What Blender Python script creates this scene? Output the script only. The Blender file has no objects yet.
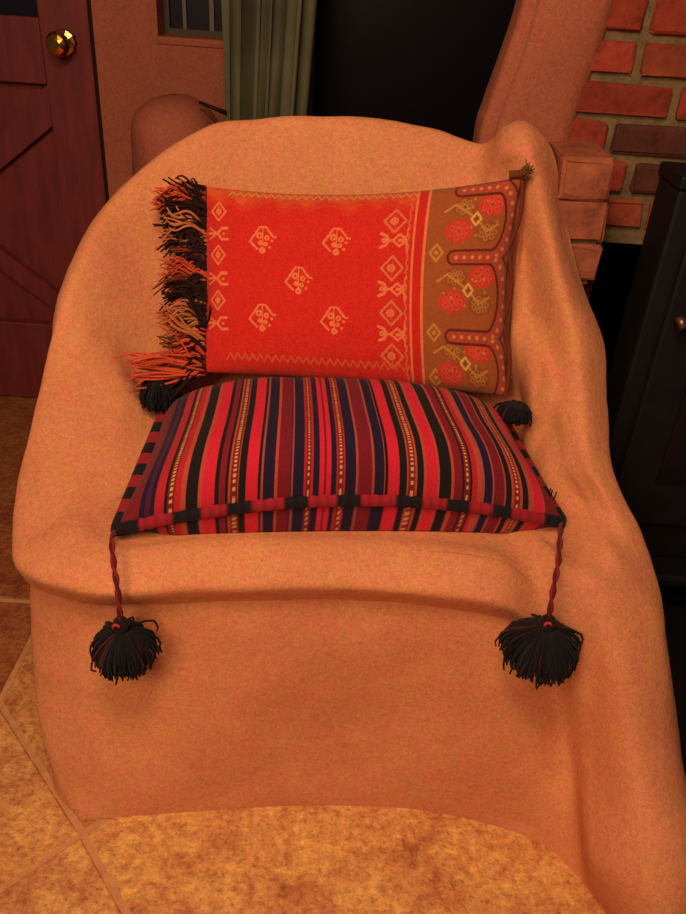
import bpy, math, random
import numpy as np
from mathutils import Vector, noise, Matrix
random.seed(7); rng = np.random.default_rng(7)
COL = bpy.context.scene.collection
PI = math.pi
def R(a): return math.radians(a)

# ------------------------------------------------------------------ camera maths (turns a reading of the photo plus a depth into a point)
F, CX, CY = 800., 343., 457.
PITCH, ROLL, H = R(32), R(4), 1.15
fwd = np.array([0, math.cos(PITCH), -math.sin(PITCH)])
_r = np.array([1., 0, 0]); _u = np.cross(_r, fwd)
rgt = _r * math.cos(ROLL) + _u * math.sin(ROLL); upv = np.cross(rgt, fwd)
CAM = np.array([0, 0, H])
def at(px, py, Y=None, Z=None, X=None):
    d = fwd + rgt * (px - CX) / F - upv * (py - CY) / F
    if Y is not None: t = (Y - CAM[1]) / d[1]
    elif Z is not None: t = (Z - CAM[2]) / d[2]
    else: t = (X - CAM[0]) / d[0]
    return CAM + d * t

# ------------------------------------------------------------------ helpers
def lin(r, g, b):
    f = lambda c: (c / 255 / 12.92) if c / 255 <= .04045 else ((c / 255 + .055) / 1.055) ** 2.4
    return (f(r), f(g), f(b))
def make_mesh(name, V, Fs, mats, parent=None, smooth=True, fmat=None, colors=None):
    me = bpy.data.meshes.new(name)
    V = np.asarray(V, dtype=np.float64)
    if isinstance(Fs, np.ndarray):
        n, k = Fs.shape
        me.vertices.add(len(V)); me.vertices.foreach_set('co', V.ravel())
        me.loops.add(n * k); me.loops.foreach_set('vertex_index', Fs.ravel().astype(np.int32))
        me.polygons.add(n); me.polygons.foreach_set('loop_start', np.arange(0, n * k, k, dtype=np.int32))
        me.update(calc_edges=True); me.validate()
    else:
        me.from_pydata([tuple(v) for v in V], [], [tuple(f) for f in Fs]); me.update()
    for m in (mats if isinstance(mats, (list, tuple)) else [mats]): me.materials.append(m)
    if smooth: me.polygons.foreach_set('use_smooth', [True] * len(me.polygons))
    if fmat is not None: me.polygons.foreach_set('material_index', np.asarray(fmat, dtype=np.int32))
    if colors is not None:
        a = me.color_attributes.new('dye', 'FLOAT_COLOR', 'POINT')
        c = np.ones((len(V), 4)); c[:, :3] = colors
        a.data.foreach_set('color', c.ravel())
    o = bpy.data.objects.new(name, me); COL.objects.link(o)
    if parent is not None: o.parent = parent
    return o
def empty(name, loc=(0, 0, 0)):
    o = bpy.data.objects.new(name, None); COL.objects.link(o); o.location = loc
    o.empty_display_size = .05
    return o
def tag(o, label=None, cat=None, group=None, kind=None):
    if label: o['label'] = label
    if cat: o['category'] = cat
    if group: o['group'] = group
    if kind: o['kind'] = kind
    return o
def under(o, root):           # parent while keeping world coordinates of the vertices
    o.parent = root; o.matrix_parent_inverse = Matrix.Translation(-Vector(root.location)); return o
class MB:
    def __init__(s): s.v = []; s.f = []; s.c = []; s.m = []
    def add(s, V, Fs, col=(1, 1, 1), mi=0):
        n = len(s.v); s.v += [tuple(map(float, p)) for p in V]
        s.f += [tuple(int(i) + n for i in f) for f in Fs]; s.m += [mi] * len(Fs)
        if len(np.shape(col)) == 1: s.c += [tuple(col)] * len(V)
        else: s.c += [tuple(x) for x in col]
    def box(s, lo, hi, bev=0, col=(1, 1, 1), mi=0, jit=0, M=None):
        lo = np.array(lo, float); hi = np.array(hi, float)
        if bev <= 0:
            V = [(x, y, z) for x in (lo[0], hi[0]) for y in (lo[1], hi[1]) for z in (lo[2], hi[2])]
            Fs = [(0, 1, 3, 2), (4, 6, 7, 5), (0, 4, 5, 1), (2, 3, 7, 6), (0, 2, 6, 4), (1, 5, 7, 3)]
        else:                    # rounded box: a gridded cube pulled to rounded corners
            n = 3; V = []; Fs = []; idx = {}
            tt = [0, 0, 1, 1]
            def vert(i, j, k):
                if (i, j, k) in idx: return idx[(i, j, k)]
                p = []; 
                base = np.array([lo[0] + bev if i < 2 else hi[0] - bev, lo[1] + bev if j < 2 else hi[1] - bev, lo[2] + bev if k < 2 else hi[2] - bev])
                d = np.array([-1. if i == 0 else (1. if i == 3 else 0), -1. if j == 0 else (1. if j == 3 else 0), -1. if k == 0 else (1. if k == 3 else 0)])
                l = np.linalg.norm(d); d = d / l if l > 0 else d
                q = base + d * bev + (rng.normal(0, jit, 3) if jit else 0)
                idx[(i, j, k)] = len(V); V.append(q); return idx[(i, j, k)]
            for a in range(3):
                for b in range(3):
                    Fs.append((vert(0, a, b), vert(0, a, b + 1), vert(0, a + 1, b + 1), vert(0, a + 1, b)))
                    Fs.append((vert(3, a, b), vert(3, a + 1, b), vert(3, a + 1, b + 1), vert(3, a, b + 1)))
                    Fs.append((vert(a, 0, b), vert(a + 1, 0, b), vert(a + 1, 0, b + 1), vert(a, 0, b + 1)))
                    Fs.append((vert(a, 3, b), vert(a, 3, b + 1), vert(a + 1, 3, b + 1), vert(a + 1, 3, b)))
                    Fs.append((vert(a, b, 0), vert(a, b + 1, 0), vert(a + 1, b + 1, 0), vert(a + 1, b, 0)))
                    Fs.append((vert(a, b, 3), vert(a + 1, b, 3), vert(a + 1, b + 1, 3), vert(a, b + 1, 3)))
        if M is not None: V = [M(p) for p in V]
        s.add(V, Fs, col, mi)
    def tube(s, pts, rad, n=6, col=(1, 1, 1), mi=0, caps=True):
        P = [np.array(p, float) for p in pts]; k = len(P)
        rr = rad if hasattr(rad, '__len__') else [rad] * k
        V = []; up = np.array([.3, .2, .93]); cc = []
        per = len(np.shape(col)) == 2
        for i in range(k):
            t = P[min(i + 1, k - 1)] - P[max(i - 1, 0)]; t /= (np.linalg.norm(t) + 1e-12)
            a = up - t * (up @ t)
            if np.linalg.norm(a) < 1e-3: a = np.array([1., 0, 0]) - t * t[0]
            a /= np.linalg.norm(a); up = a; b = np.cross(t, a)
            for j in range(n):
                th = 2 * PI * j / n
                V.append(P[i] + rr[i] * (math.cos(th) * a + math.sin(th) * b)); cc.append(col[i] if per else col)
        Fs = [(i * n + j, i * n + (j + 1) % n, (i + 1) * n + (j + 1) % n, (i + 1) * n + j) for i in range(k - 1) for j in range(n)]
        if caps: Fs += [tuple(range(n - 1, -1, -1)), tuple(range((k - 1) * n, k * n))]
        s.add(V, Fs, cc, mi)
    def prism(s, poly, y0, y1, col=(1, 1, 1), mi=0):     # poly in x,z
        n = len(poly)
        V = [(x, y0, z) for x, z in poly] + [(x, y1, z) for x, z in poly]
        Fs = [tuple(range(n)), tuple(range(2 * n - 1, n - 1, -1))] + [(i, i + n, (i + 1) % n + n, (i + 1) % n) for i in range(n)]
        s.add(V, Fs, col, mi)
    def build(s, name, mats, parent=None, smooth=False, dye=False):
        return make_mesh(name, s.v, s.f, mats, parent, smooth, s.m, s.c if dye else None)
def cr(P, n, closed=False):     # Catmull-Rom resampling along axis 0
    P = np.asarray(P, float); m = len(P); out = []
    segs = m if closed else m - 1
    tot = n if closed else n
    ts = np.linspace(0, segs, tot, endpoint=not closed)
    for t in ts:
        i = min(int(t), segs - 1); u = t - i
        g = (lambda k: P[k % m]) if closed else (lambda k: P[min(max(k, 0), m - 1)])
        p0, p1, p2, p3 = g(i - 1), g(i), g(i + 1), g(i + 2)
        out.append(.5 * ((2 * p1) + (-p0 + p2) * u + (2 * p0 - 5 * p1 + 4 * p2 - p3) * u * u + (-p0 + 3 * p1 - 3 * p2 + p3) * u ** 3))
    return np.array(out)
def gridfaces(nu, nv, wrap=False):
    a = np.arange(nu if wrap else nu - 1)[:, None]; b = np.arange(nv - 1)[None, :]
    a2 = (a + 1) % nu
    return np.stack([a * nv + b + 0 * a, a2 * nv + b, a2 * nv + b + 1, a * nv + b + 1], -1).reshape(-1, 4)

# ------------------------------------------------------------------ materials
class NT:
    def __init__(s, name):
        s.m = bpy.data.materials.new(name); s.m.use_nodes = True; s.t = s.m.node_tree
        s.b = s.t.nodes['Principled BSDF']
    def n(s, typ, **kw):
        nd = s.t.nodes.new(typ)
        for k, v in kw.items():
            if k in nd.inputs.keys(): nd.inputs[k].default_value = v
            else: setattr(nd, k, v)
        return nd
    def l(s, a, b): s.t.links.new(a, b)
    def coords(s): return s.n('ShaderNodeTexCoord').outputs['Object']
    def noise(s, scale, detail=4, rough=.55, vec=None):
        nd = s.n('ShaderNodeTexNoise'); nd.inputs['Scale'].default_value = scale
        nd.inputs['Detail'].default_value = detail; nd.inputs['Roughness'].default_value = rough
        s.l(vec or s.coords(), nd.inputs['Vector']); return nd.outputs['Fac']
    def ramp(s, fac, stops):
        r = s.n('ShaderNodeValToRGB'); e = r.color_ramp.elements
        while len(e) < len(stops): e.new(.5)
        for k, (p, c) in enumerate(stops): e[k].position = p; e[k].color = (*c, 1)
        s.l(fac, r.inputs['Fac']); return r.outputs['Color']
    def mix(s, fac, a, b, mode='MIX'):
        m = s.n('ShaderNodeMix', data_type='RGBA', blend_type=mode)
        for v, k in ((fac, 0), (a, 6), (b, 7)):
            if hasattr(v, 'is_linked'): s.l(v, m.inputs[k])
            else: m.inputs[k].default_value = v if k == 0 else (*v, 1)
        return m.outputs[2]
    def bump(s, h, dist, strength=1, prev=None):
        b = s.n('ShaderNodeBump'); b.inputs['Distance'].default_value = dist; b.inputs['Strength'].default_value = strength
        s.l(h, b.inputs['Height'])
        if prev: s.l(prev, b.inputs['Normal'])
        return b.outputs['Normal']
    def out(s, color=None, rough=None, metal=None, normal=None, spec=None):
        if color is not None:
            if hasattr(color, 'is_linked'): s.l(color, s.b.inputs['Base Color'])
            else: s.b.inputs['Base Color'].default_value = (*color, 1)
        if rough is not None: s.b.inputs['Roughness'].default_value = rough
        if metal is not None: s.b.inputs['Metallic'].default_value = metal
        if normal is not None: s.l(normal, s.b.inputs['Normal'])
        if spec is not None: s.b.inputs['Specular IOR Level'].default_value = spec
        return s.m
def adobe(name, a, b, c, fine=1.):
    n = NT(name)
    col = n.ramp(n.noise(3.2, 5, .6), [(.32, a), (.5, b), (.7, c)])
    sp = n.ramp(n.noise(170, 3, .7), [(.3, (.8, .78, .74)), (.62, (1.1, 1.1, 1.1))])
    col = n.mix(.8 * fine, col, sp, 'MULTIPLY')
    hue = n.ramp(n.noise(42, 4, .7), [(.36, (1.05, .90, 1.0)), (.5, (1, 1, 1)), (.64, (.98, 1.08, .82))])
    col = n.mix(.85 * fine, col, hue, 'MULTIPLY')
    gr = n.ramp(n.noise(520, 2, .8), [(.34, (.80, .78, .78)), (.66, (1.18, 1.18, 1.18))])
    col = n.mix(.8 * fine, col, gr, 'MULTIPLY')
    nm = n.bump(n.noise(14, 5, .6), .006, .5); nm = n.bump(n.noise(120, 4, .7), .002, .5, nm)
    return n.out(col, .82, normal=nm, spec=.25)
M = {}
M['adobe'] = adobe('adobe_plaster', lin(196, 124, 88), lin(208, 136, 96), lin(216, 146, 102))
M['adobe_wall'] = adobe('adobe_wall_plaster', lin(150, 86, 68), lin(160, 92, 72), lin(168, 98, 74))
def stone():
    n = NT('mottled_floor_stone')
    c = n.ramp(n.noise(9, 7, .7), [(.32, lin(176, 108, 74)), (.44, lin(210, 146, 92)), (.56, lin(228, 174, 106)), (.72, lin(210, 140, 88))])
    d = n.ramp(n.noise(85, 6, .8), [(.36, (.50, .40, .36)), (.46, (.88, .86, .86)), (.56, (1.1, 1.1, 1.0)), (.66, (1.4, 1.45, 1.3))])
    c = n.mix(.9, c, d, 'MULTIPLY')
    e = n.ramp(n.noise(30, 4, .7), [(.38, (.82, .66, .62)), (.5, (1, 1, 1)), (.62, (1.12, 1.16, 1.0))]); c = n.mix(.8, c, e, 'MULTIPLY')
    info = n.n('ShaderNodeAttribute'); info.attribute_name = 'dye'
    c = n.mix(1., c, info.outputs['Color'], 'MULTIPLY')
    nm = n.bump(n.noise(24, 6, .7), .010, .8); nm = n.bump(n.noise(90, 5, .7), .004, .8, nm)
    return n.out(c, .55, normal=nm, spec=.4)
M['stone'] = stone()
n = NT('floor_grout'); M['grout'] = n.out(n.ramp(n.noise(60), [(.3, lin(186, 130, 86)), (.7, lin(204, 148, 98))]), .9)
def brick():
    n = NT('fired_brick')
    at_ = n.n('ShaderNodeAttribute'); at_.attribute_name = 'dye'
    c = n.mix(.75, at_.outputs['Color'], n.ramp(n.noise(26, 6, .7), [(.3, (.30, .28, .30)), (.46, (.85, .85, .85)), (.6, (1.1, 1.05, 1.0)), (.74, (1.5, 1.5, 1.3))]), 'MULTIPLY')
    nm = n.bump(n.noise(70, 6, .7), .004, .8)
    return n.out(c, .9, normal=nm, spec=.2)
M['brick'] = brick()
n = NT('brick_mortar'); M['mortar'] = n.out(n.ramp(n.noise(45, 6, .7), [(.3, lin(92, 78, 54)), (.7, lin(136, 112, 76))]), .95, normal=n.bump(n.noise(80, 6, .7), .005, .8))
def wood():
    n = NT('dark_red_door_wood')
    tc = n.coords(); mp = n.n('ShaderNodeMapping'); mp.inputs['Scale'].default_value = (9, 9, 1.2); n.l(tc, mp.inputs['Vector'])
    c = n.ramp(n.noise(5, 6, .65, mp.outputs['Vector']), [(.3, lin(96, 40, 42)), (.5, lin(112, 46, 46)), (.7, lin(124, 52, 50))])
    return n.out(c, .5, normal=n.bump(n.noise(7, 5, .6, mp.outputs['Vector']), .002, .4), spec=.3)
M['wood'] = wood()
M['gap'] = NT('door_gap_shade').out(lin(26, 18, 15), .9)
M['brass'] = NT('polished_brass').out(lin(226, 168, 74), .16, metal=1)
M['night'] = NT('night_window_glass').out(lin(16, 15, 22), .25, spec=.25)
M['door_glass'] = NT('dark_door_glass').out(lin(24, 22, 40), .3, spec=.25)
n = NT('black_cast_iron'); M['iron'] = n.out(n.ramp(n.noise(20), [(.3, lin(13, 12, 13)), (.7, lin(20, 18, 18))]), .62, normal=n.bump(n.noise(160, 4), .001, .5), spec=.3)
M['soot'] = NT('sooty_firebox').out(lin(14, 13, 13), .95, spec=.05)
M['slate'] = NT('black_slate').out(lin(20, 18, 18), .85, spec=.15)
M['copper'] = NT('coiled_copper_handle').out(lin(150, 110, 95), .35, metal=.8)
def curtain():
    n = NT('sage_curtain_cloth')
    c = n.ramp(n.noise(9, 4), [(.3, lin(84, 84, 68)), (.7, lin(106, 106, 82))])
    return n.out(c, .9, normal=n.bump(n.noise(300, 3), .001, .5), spec=.1)
M['curtain'] = curtain()
M['window_frame'] = NT('dark_window_frame').out(lin(58, 46, 44), .6)
M['cast_ash'] = NT('muntin_grey').out(lin(96, 88, 84), .6)
def textile(name, rough=.9, weave=900, dist=.0012, sheen=.12):
    n = NT(name)
    a = n.n('ShaderNodeAttribute'); a.attribute_name = 'dye'
    c = n.mix(.5, a.outputs['Color'], n.ramp(n.noise(260, 4, .7), [(.3, (.66, .66, .66)), (.7, (1.22, 1.22, 1.22))]), 'MULTIPLY')
    n.b.inputs['Sheen Weight'].default_value = sheen
    return n.out(c, rough, normal=n.bump(n.noise(weave, 3, .6), dist, .6), spec=.12)
M['kilim'] = textile('striped_wool_weave', sheen=.05)
M['brocade'] = textile('red_gold_brocade')
M['yarn'] = textile('wool_yarn', sheen=.05)

# ================================================================== SETTING
# floor: large flagstones with pale joints
def floor():
    P = np.array((-.355, .715)); Q = np.array((-.577, .95)); A_ = (-.577, .482); Rr = np.array((-.577, 1.205))
    polys = [
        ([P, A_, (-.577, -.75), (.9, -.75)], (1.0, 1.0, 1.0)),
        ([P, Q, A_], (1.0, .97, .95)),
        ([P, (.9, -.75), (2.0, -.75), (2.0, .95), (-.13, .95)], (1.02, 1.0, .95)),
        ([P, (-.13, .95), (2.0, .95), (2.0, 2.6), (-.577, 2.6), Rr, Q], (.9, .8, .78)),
        ([(-.577, -.75), A_, Q, Rr, (-1.75, 1.2), (-1.75, -.75)], (.50, .32, .32)),  # same stone, dimmer light on the left put into its tint
        ([Rr, (-.577, 2.6), (-1.75, 2.6), (-1.75, 1.2)], (.46, .30, .30)),  # dim light towards the door put into this stone's tint
    ]
    mb = MB()
    g = .0045
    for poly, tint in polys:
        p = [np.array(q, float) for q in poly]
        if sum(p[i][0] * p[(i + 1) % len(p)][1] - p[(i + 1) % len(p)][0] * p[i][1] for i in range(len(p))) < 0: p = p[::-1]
        k = len(p); ins = []
        def inset(d):
            o = []
            for i in range(k):
                a, b, c = p[i - 1], p[i], p[(i + 1) % k]
                e1 = (b - a) / np.linalg.norm(b - a); e2 = (c - b) / np.linalg.norm(c - b)
                n1 = np.array([-e1[1], e1[0]]); n2 = np.array([-e2[1], e2[0]])
                bi = (n1 + n2); bi = bi / max((1 + n1 @ n2), .2)
                o.append(b + bi * d)
            return o
        rings = [(inset(g), -.02), (inset(g), -.004), (inset(g + .004), 0.)]
        V = [(q[0], q[1], z) for r_, z in rings for q in r_]
        Fs = [(a * k + i, a * k + (i + 1) % k, (a + 1) * k + (i + 1) % k, (a + 1) * k + i) for a in (0, 1) for i in range(k)]
        Fs.append(tuple(2 * k + i for i in range(k)))
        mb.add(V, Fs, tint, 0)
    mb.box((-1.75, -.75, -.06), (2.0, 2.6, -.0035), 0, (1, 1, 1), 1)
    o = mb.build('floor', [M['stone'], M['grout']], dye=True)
    tag(o, kind='structure')
floor()

# brick wall to the right: real bricks and recessed mortar, with the dark fireplace opening in it
WB = 1.42                                  # face of the brick wall
lo_open = at(606, 243, Y=WB)               # upper left corner of the opening
def brick_wall():
    mb = MB()
    x0, x1 = .32, 1.6; ox, oz = float(lo_open[0]) - .005, float(lo_open[2])
    course = .0602; bl = .196; j = .013
    # mortar ground: left jamb and head
    mb.box((x0, WB + .006, 0), (ox, WB + .12, 2.0), 0, (1, 1, 1), 1)
    mb.box((ox, WB + .006, oz), (x1, WB + .12, 2.0), 0, (1, 1, 1), 1)
    zt1 = float(at(640, 37, Y=WB)[2]); nrow = int(zt1 / course) + 1
    z = zt1 - nrow * course; row = -nrow              # row -1 lies just below the joint the photo shows at the top
    jx = {-1: 632, -2: 678, -3: 620, -4: 650}
    while z < 2.0 - course:
        q_ = float(at(jx.get(row, 632 + 45 * (row % 2)), 90, Y=WB)[0])
        x = x0 - bl + ((q_ - x0) % bl)
        while x < x1:
            a, b = max(x, x0) + j / 2, min(x + bl, x1) - j / 2
            zb, zt = max(z, 0) + j / 2, z + course - j / 2
            if zb < oz - .02: b2 = min(b, ox)
            else: b2 = b
            if b2 - a > .03 and zt - zb > .02:
                t = rng.random()
                col = np.array(lin(150, 62, 48)) * (.8 + .4 * rng.random())
                if t < .08: col = np.array(lin(88, 50, 42))
                elif t < .4: col = np.array(lin(160, 78, 56)) * (.7 + .3 * rng.random())
                mb.box((a, WB - .004, zb), (b2, WB + .06, zt), .006, col, 0, jit=.0016)
            x += bl
        z += course; row += 1
    o = mb.build('wall_right', [M['brick'], M['mortar']], dye=True)
    tag(o, kind='structure')
    # firebox behind the opening
    f = MB(); d = .45
    f.box((ox - .02, WB + .12, 0), (ox, WB + .12 + d, oz + .02)); f.box((x1, WB + .12, 0), (x1 + .02, WB + .12 + d, oz + .02))
    f.box((ox, WB + .12 + d, 0), (x1, WB + .14 + d, oz + .02)); f.box((ox, WB + .12, oz + .001), (x1, WB + .12 + d, oz + .02))
    tag(f.build('trim_1', M['soot']), kind='structure')
    h = MB(); h.box((.50, .72, 0.0005), (1.7, WB - .006, .022), .006)
    tag(h.build('trim_4', M['slate']), kind='structure')
    h = MB(); h.box((ox + .003, WB + .125, .0), (x1 - .003, WB + .115 + d, .02)); tag(h.build('trim_5', M['slate']), kind='structure')
brick_wall()

# projecting brick pier beside the chair, bricks stepping back into the plaster
def brick_pier():
    a = at(612, 162, Y=1.27); Y0 = 1.27
    zt = float(at(600, 160, Y=Y0)[2]); course = .0655
    root = empty('brick_pier', (float(a[0]) - .05, Y0 + .08, 0))
    tag(root, 'short pier of pale rough bricks wedged between the clay chair and the brick wall', 'brick pier')
    xr = [at(612, 180, Y=Y0)[0], at(606, 225, Y=Y0)[0], at(600, 268, Y=Y0)[0]]
    z = zt
    for k in range(3):
        b = MB(); z0 = z - course + .006
        col = np.array(lin(158, 92, 68)) * (1, .96, 1.02)[k]
        b.box((.302, Y0 + .002 * k, z0), (xr[k], WB - .005, z), .006, col, 0, jit=.002)
        under(b.build('brick', M['brick'], dye=True), root)
        z -= course
    m = MB(); m.box((.310, Y0 + .012, z + .0), (xr[2] - .012, WB - .006, zt - .02))
    under(m.build('mortar', M['mortar']), root)
    m = MB(); m.box((.325, Y0 + .03, 0), (xr[2] - .03, WB - .006, z))
    under(m.build('plaster_base', M['adobe']), root)
brick_pier()

# rounded plaster chimney column between window and bricks
def column():
    rows = [(-.0, 470, 600, 320)]
    Yc = 1.475
    prof = [(-60, 532, 648), (-25, 525, 632), (0, 519, 622), (30, 512, 612), (60, 502, 604), (90, 490, 592), (115, 482, 582), (140, 476, 576)]
    rings = []; nth = 40
    for py, xl, xr in prof:
        A = at(xl, py, Y=Yc); B = at(xr, py, Y=1.415)
        c = (A + B) / 2; hw = (B[0] - A[0]) / 2
        rings.append((c[0], c[2], hw))
    # keep going up and down outside the frame
    rings = [(rings[0][0] + .02, 2.0, rings[0][2] * 1.02), (rings[0][0] + .01, rings[0][1] + .3, rings[0][2])] + rings
    last = rings[-1]; rings += [(last[0], last[1] - .2, last[2]), (last[0], .0, last[2])]
    rings = cr(np.array(rings), 60)
    V = []
    for cx, z, hw in rings:
        for i in range(nth):
            th = 2 * PI * i / nth
            x, y = [math.copysign(abs(q_) ** .56, q_) for q_ in (math.cos(th), math.sin(th))]
            # a soft groove runs down the front left of the column
            g = -.34 * math.exp(-((th - 3.80) / .16) ** 2)
            rr = 1 + g
            p = Vector((cx + hw * rr * x, Yc + .072 * rr * y, z))
            n_ = noise.noise(p * 9) * .006
            V.append((p.x + n_ * x, p.y + n_ * y, p.z))
    Fs = [(a * nth + i, (a + 1) * nth + i, (a + 1) * nth + (i + 1) % nth, a * nth + (i + 1) % nth) for a in range(len(rings) - 1) for i in range(nth)]
    o = make_mesh('trim_3', V, Fs, M['adobe_wall'])
    tag(o, kind='structure')
column()

# back wall with door, small window niche, big night window
YW = 2.02
def P2(px, py, Y=YW): q = at(px, py, Y=Y); return float(q[0]), float(q[2])
xj = P2(97, 120)[0]                      # hinge-side gap of the door
def back_wall():
    # solid plaster with the niche cut out
    nx0, nz0 = P2(158, 36); nx1 = P2(228, 36)[0]; nz1 = nz0 + .26
    wx1 = P2(318, 60)[0] - .06; top = 2.3; T = .18
    mb = MB()
    mb.box((xj + .012, YW, 0), (nx0, YW + T, top)); mb.box((nx0, YW, 0), (nx1, YW + T, nz0))
    mb.box((nx0, YW, nz1), (nx1, YW + T, top)); mb.box((nx1, YW, 0), (wx1, YW + T, top))
    mb.box((xj - 1.0, YW, 1.98), (xj + .012, YW + T, top)); mb.box((xj - 1.1, YW, 0), (xj - .92, YW + T, 1.98))
    mb.box((wx1, YW, 0), (1.7, YW + T, .35)); mb.box((wx1, YW, 2.0), (1.7, YW + T, top)); mb.box((.75, YW, .35), (1.7, YW + T, 2.0))
    tag(mb.build('wall_back', M['adobe_wall']), kind='structure')
    # niche window
    w = MB(); fr = .012
    w.box((nx0, YW + .07, nz0), (nx1, YW + .1, nz0 + fr)); w.box((nx0, YW + .07, nz1 - fr), (nx1, YW + .1, nz1))
    w.box((nx0, YW + .07, nz0 + fr), (nx0 + fr, YW + .1, nz1 - fr)); w.box((nx1 - fr, YW + .07, nz0 + fr), (nx1, YW + .1, nz1 - fr))
    root = w.build('window_1', M['window_frame']); tag(root, kind='structure')
    g = MB(); g.box((nx0 + fr, YW + .083, nz0 + fr), (nx1 - fr, YW + .089, nz1 - fr)); g.build('pane', M['door_glass'], root)
    m = MB(); xm = P2(206, 20)[0]; m.box((xm - .005, YW + .072, nz0 + fr), (xm + .005, YW + .0825, nz1 - fr))
    xm = P2(178, 20)[0]; m.box((xm - .004, YW + .072, nz0 + fr), (xm + .004, YW + .0825, nz1 - fr))
    m.build('muntin', M['cast_ash'], root)
    s = MB(); s.box((nx0 - .004, YW - .004, nz0 - .016), (nx1 + .004, YW + .06, nz0 - .0005), .002)
    tag(s.build('trim_2', M['adobe_wall'], smooth=True), kind='structure')
    # big window at night
    f = MB(); x0, x1 = wx1, .75
    f.box((x0, YW + .03, .35), (x0 + .05, YW + .09, 2.0)); f.box((x1 - .05, YW + .03, .35), (x1, YW + .09, 2.0))
    f.box((x0 + .05, YW + .03, .35), (x1 - .05, YW + .09, .40)); f.box((x0 + .05, YW + .03, 1.95), (x1 - .05, YW + .09, 2.0))
    root = f.build('window_2', M['window_frame']); tag(root, kind='structure')
    g = MB(); g.box((x0 + .05, YW + .05, .40), (x1 - .05, YW + .06, 1.95)); g.build('pane', M['night'], root)
back_wall()

def door():
    y0 = YW + .02; dep = .012                    # face of the boards, depth of the recess
    zb = .004; zrt = P2(20, 326)[1]              # top of bottom rail
    xr = xj - .004; xs = P2(58, 200)[0]          # inner side of the right stile
    x0 = xj - .90
    root = empty('door_1', (xj - .45, y0, 0)); tag(root, kind='structure')
    def part(mb, name, mat, **k): return under(mb.build(name, mat, **k), root)
    zt = P2(20, 17)[1] ; ztop = 1.97
    a = MB(); a.box((xs, y0, zb), (xr, y0 + .04, ztop), .004); part(a, 'stile', M['wood'])
    a = MB(); a.box((x0, y0, zb), (x0 + .1, y0 + .04, ztop), .004); part(a, 'stile', M['wood'])
    a = MB(); a.box((x0 + .1, y0, zb), (xs, y0 + .04, zrt), .004); part(a, 'rail', M['wood'])
    a = MB(); a.box((x0 + .1, y0, zt - .14), (xs, y0 + .04, zt), .004); part(a, 'rail', M['wood'])
    a = MB(); a.box((x0 + .1, y0, ztop - .12), (xs, y0 + .04, ztop), .004); part(a, 'rail', M['wood'])
    a = MB(); a.box((x0 + .1, y0 + .030, zrt), (xs, y0 + .046, zt - .14))
    part(a, 'panel', M['wood'])
    a = MB(); a.box((x0 + .1, y0 + .012, zt), (xs, y0 + .02, ztop - .12)); part(a, 'pane', M['door_glass'])
    # crossed braces
    xa, xb = x0 + .1, xs; za, zc = zrt, zt - .14
    w = .052
    def brace(p, q, nm, y):
        p = np.array(p); q = np.array(q); t = (q - p) / np.linalg.norm(q - p); nn = np.array([-t[1], t[0]]) * w
        # clip ends to the panel by extending and cutting vertically
        def edge(s, X): base = p + nn * s; k = (X - base[0]) / t[0]; return (X, float(np.clip(base[1] + t[1] * k, za, zc)))
        poly = [edge(-1, xa), edge(-1, xb), edge(1, xb), edge(1, xa)]
        b = MB(); b.prism(poly, y, y0 + .0295); return part(b, nm, M['wood'])
    def ray2(px, py): return P2(px, py)
    l1 = ray2(0, 185); l2 = ray2(57, 118)
    d = np.array(l2) - np.array(l1); d /= np.linalg.norm(d); up = np.array([-d[1], d[0]])
    brace(np.array(l1) + up * w, np.array(l2) + up * w, 'brace', y0 + .004)
    l1 = ray2(0, 250); l2 = ray2(55, 296)
    d = np.array(l2) - np.array(l1); d /= np.linalg.norm(d); up = np.array([d[1], -d[0]])
    brace(np.array(l1) + up * w, np.array(l2) + up * w, 'brace', y0 + .006)
    a = MB(); a.box((xj - .003, y0 + .01, 0), (xj + .0115, y0 + .05, 1.98)); part(a, 'gap_shade_strip', M['gap'])  # solid dark strip in the door gap, its colour stands for the shade
    # faceted brass knob
    kx, kz = P2(62, 43); k = MB()
    prof = [(.030, 0), (.030, .004), (.026, .008), (.012, .012), (.011, .028), (.019, .033), (.0265, .043), (.027, .052), (.021, .062), (.010, .066)]
    n = 10; V = []
    for i, (r_, d_) in enumerate(prof):
        for j in range(n):
            th = 2 * PI * (j + (.5 if i % 2 and i > 4 else 0)) / n
            V.append((kx + r_ * math.cos(th), y0 - .0002 - d_, kz + r_ * math.sin(th)))
    Fs = []
    for i in range(len(prof) - 1):
        for j in range(n):
            a0, a1, b0, b1 = i * n + j, i * n + (j + 1) % n, (i + 1) * n + j, (i + 1) * n + (j + 1) % n
            Fs += [(a0, b0, a1), (a1, b0, b1)]
    Fs.append(tuple((len(prof) - 1) * n + j for j in range(n)))
    k.add(V, Fs); kn = part(k, 'door_knob', M['brass']); kn['label'] = 'faceted polished brass knob'
door()

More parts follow.
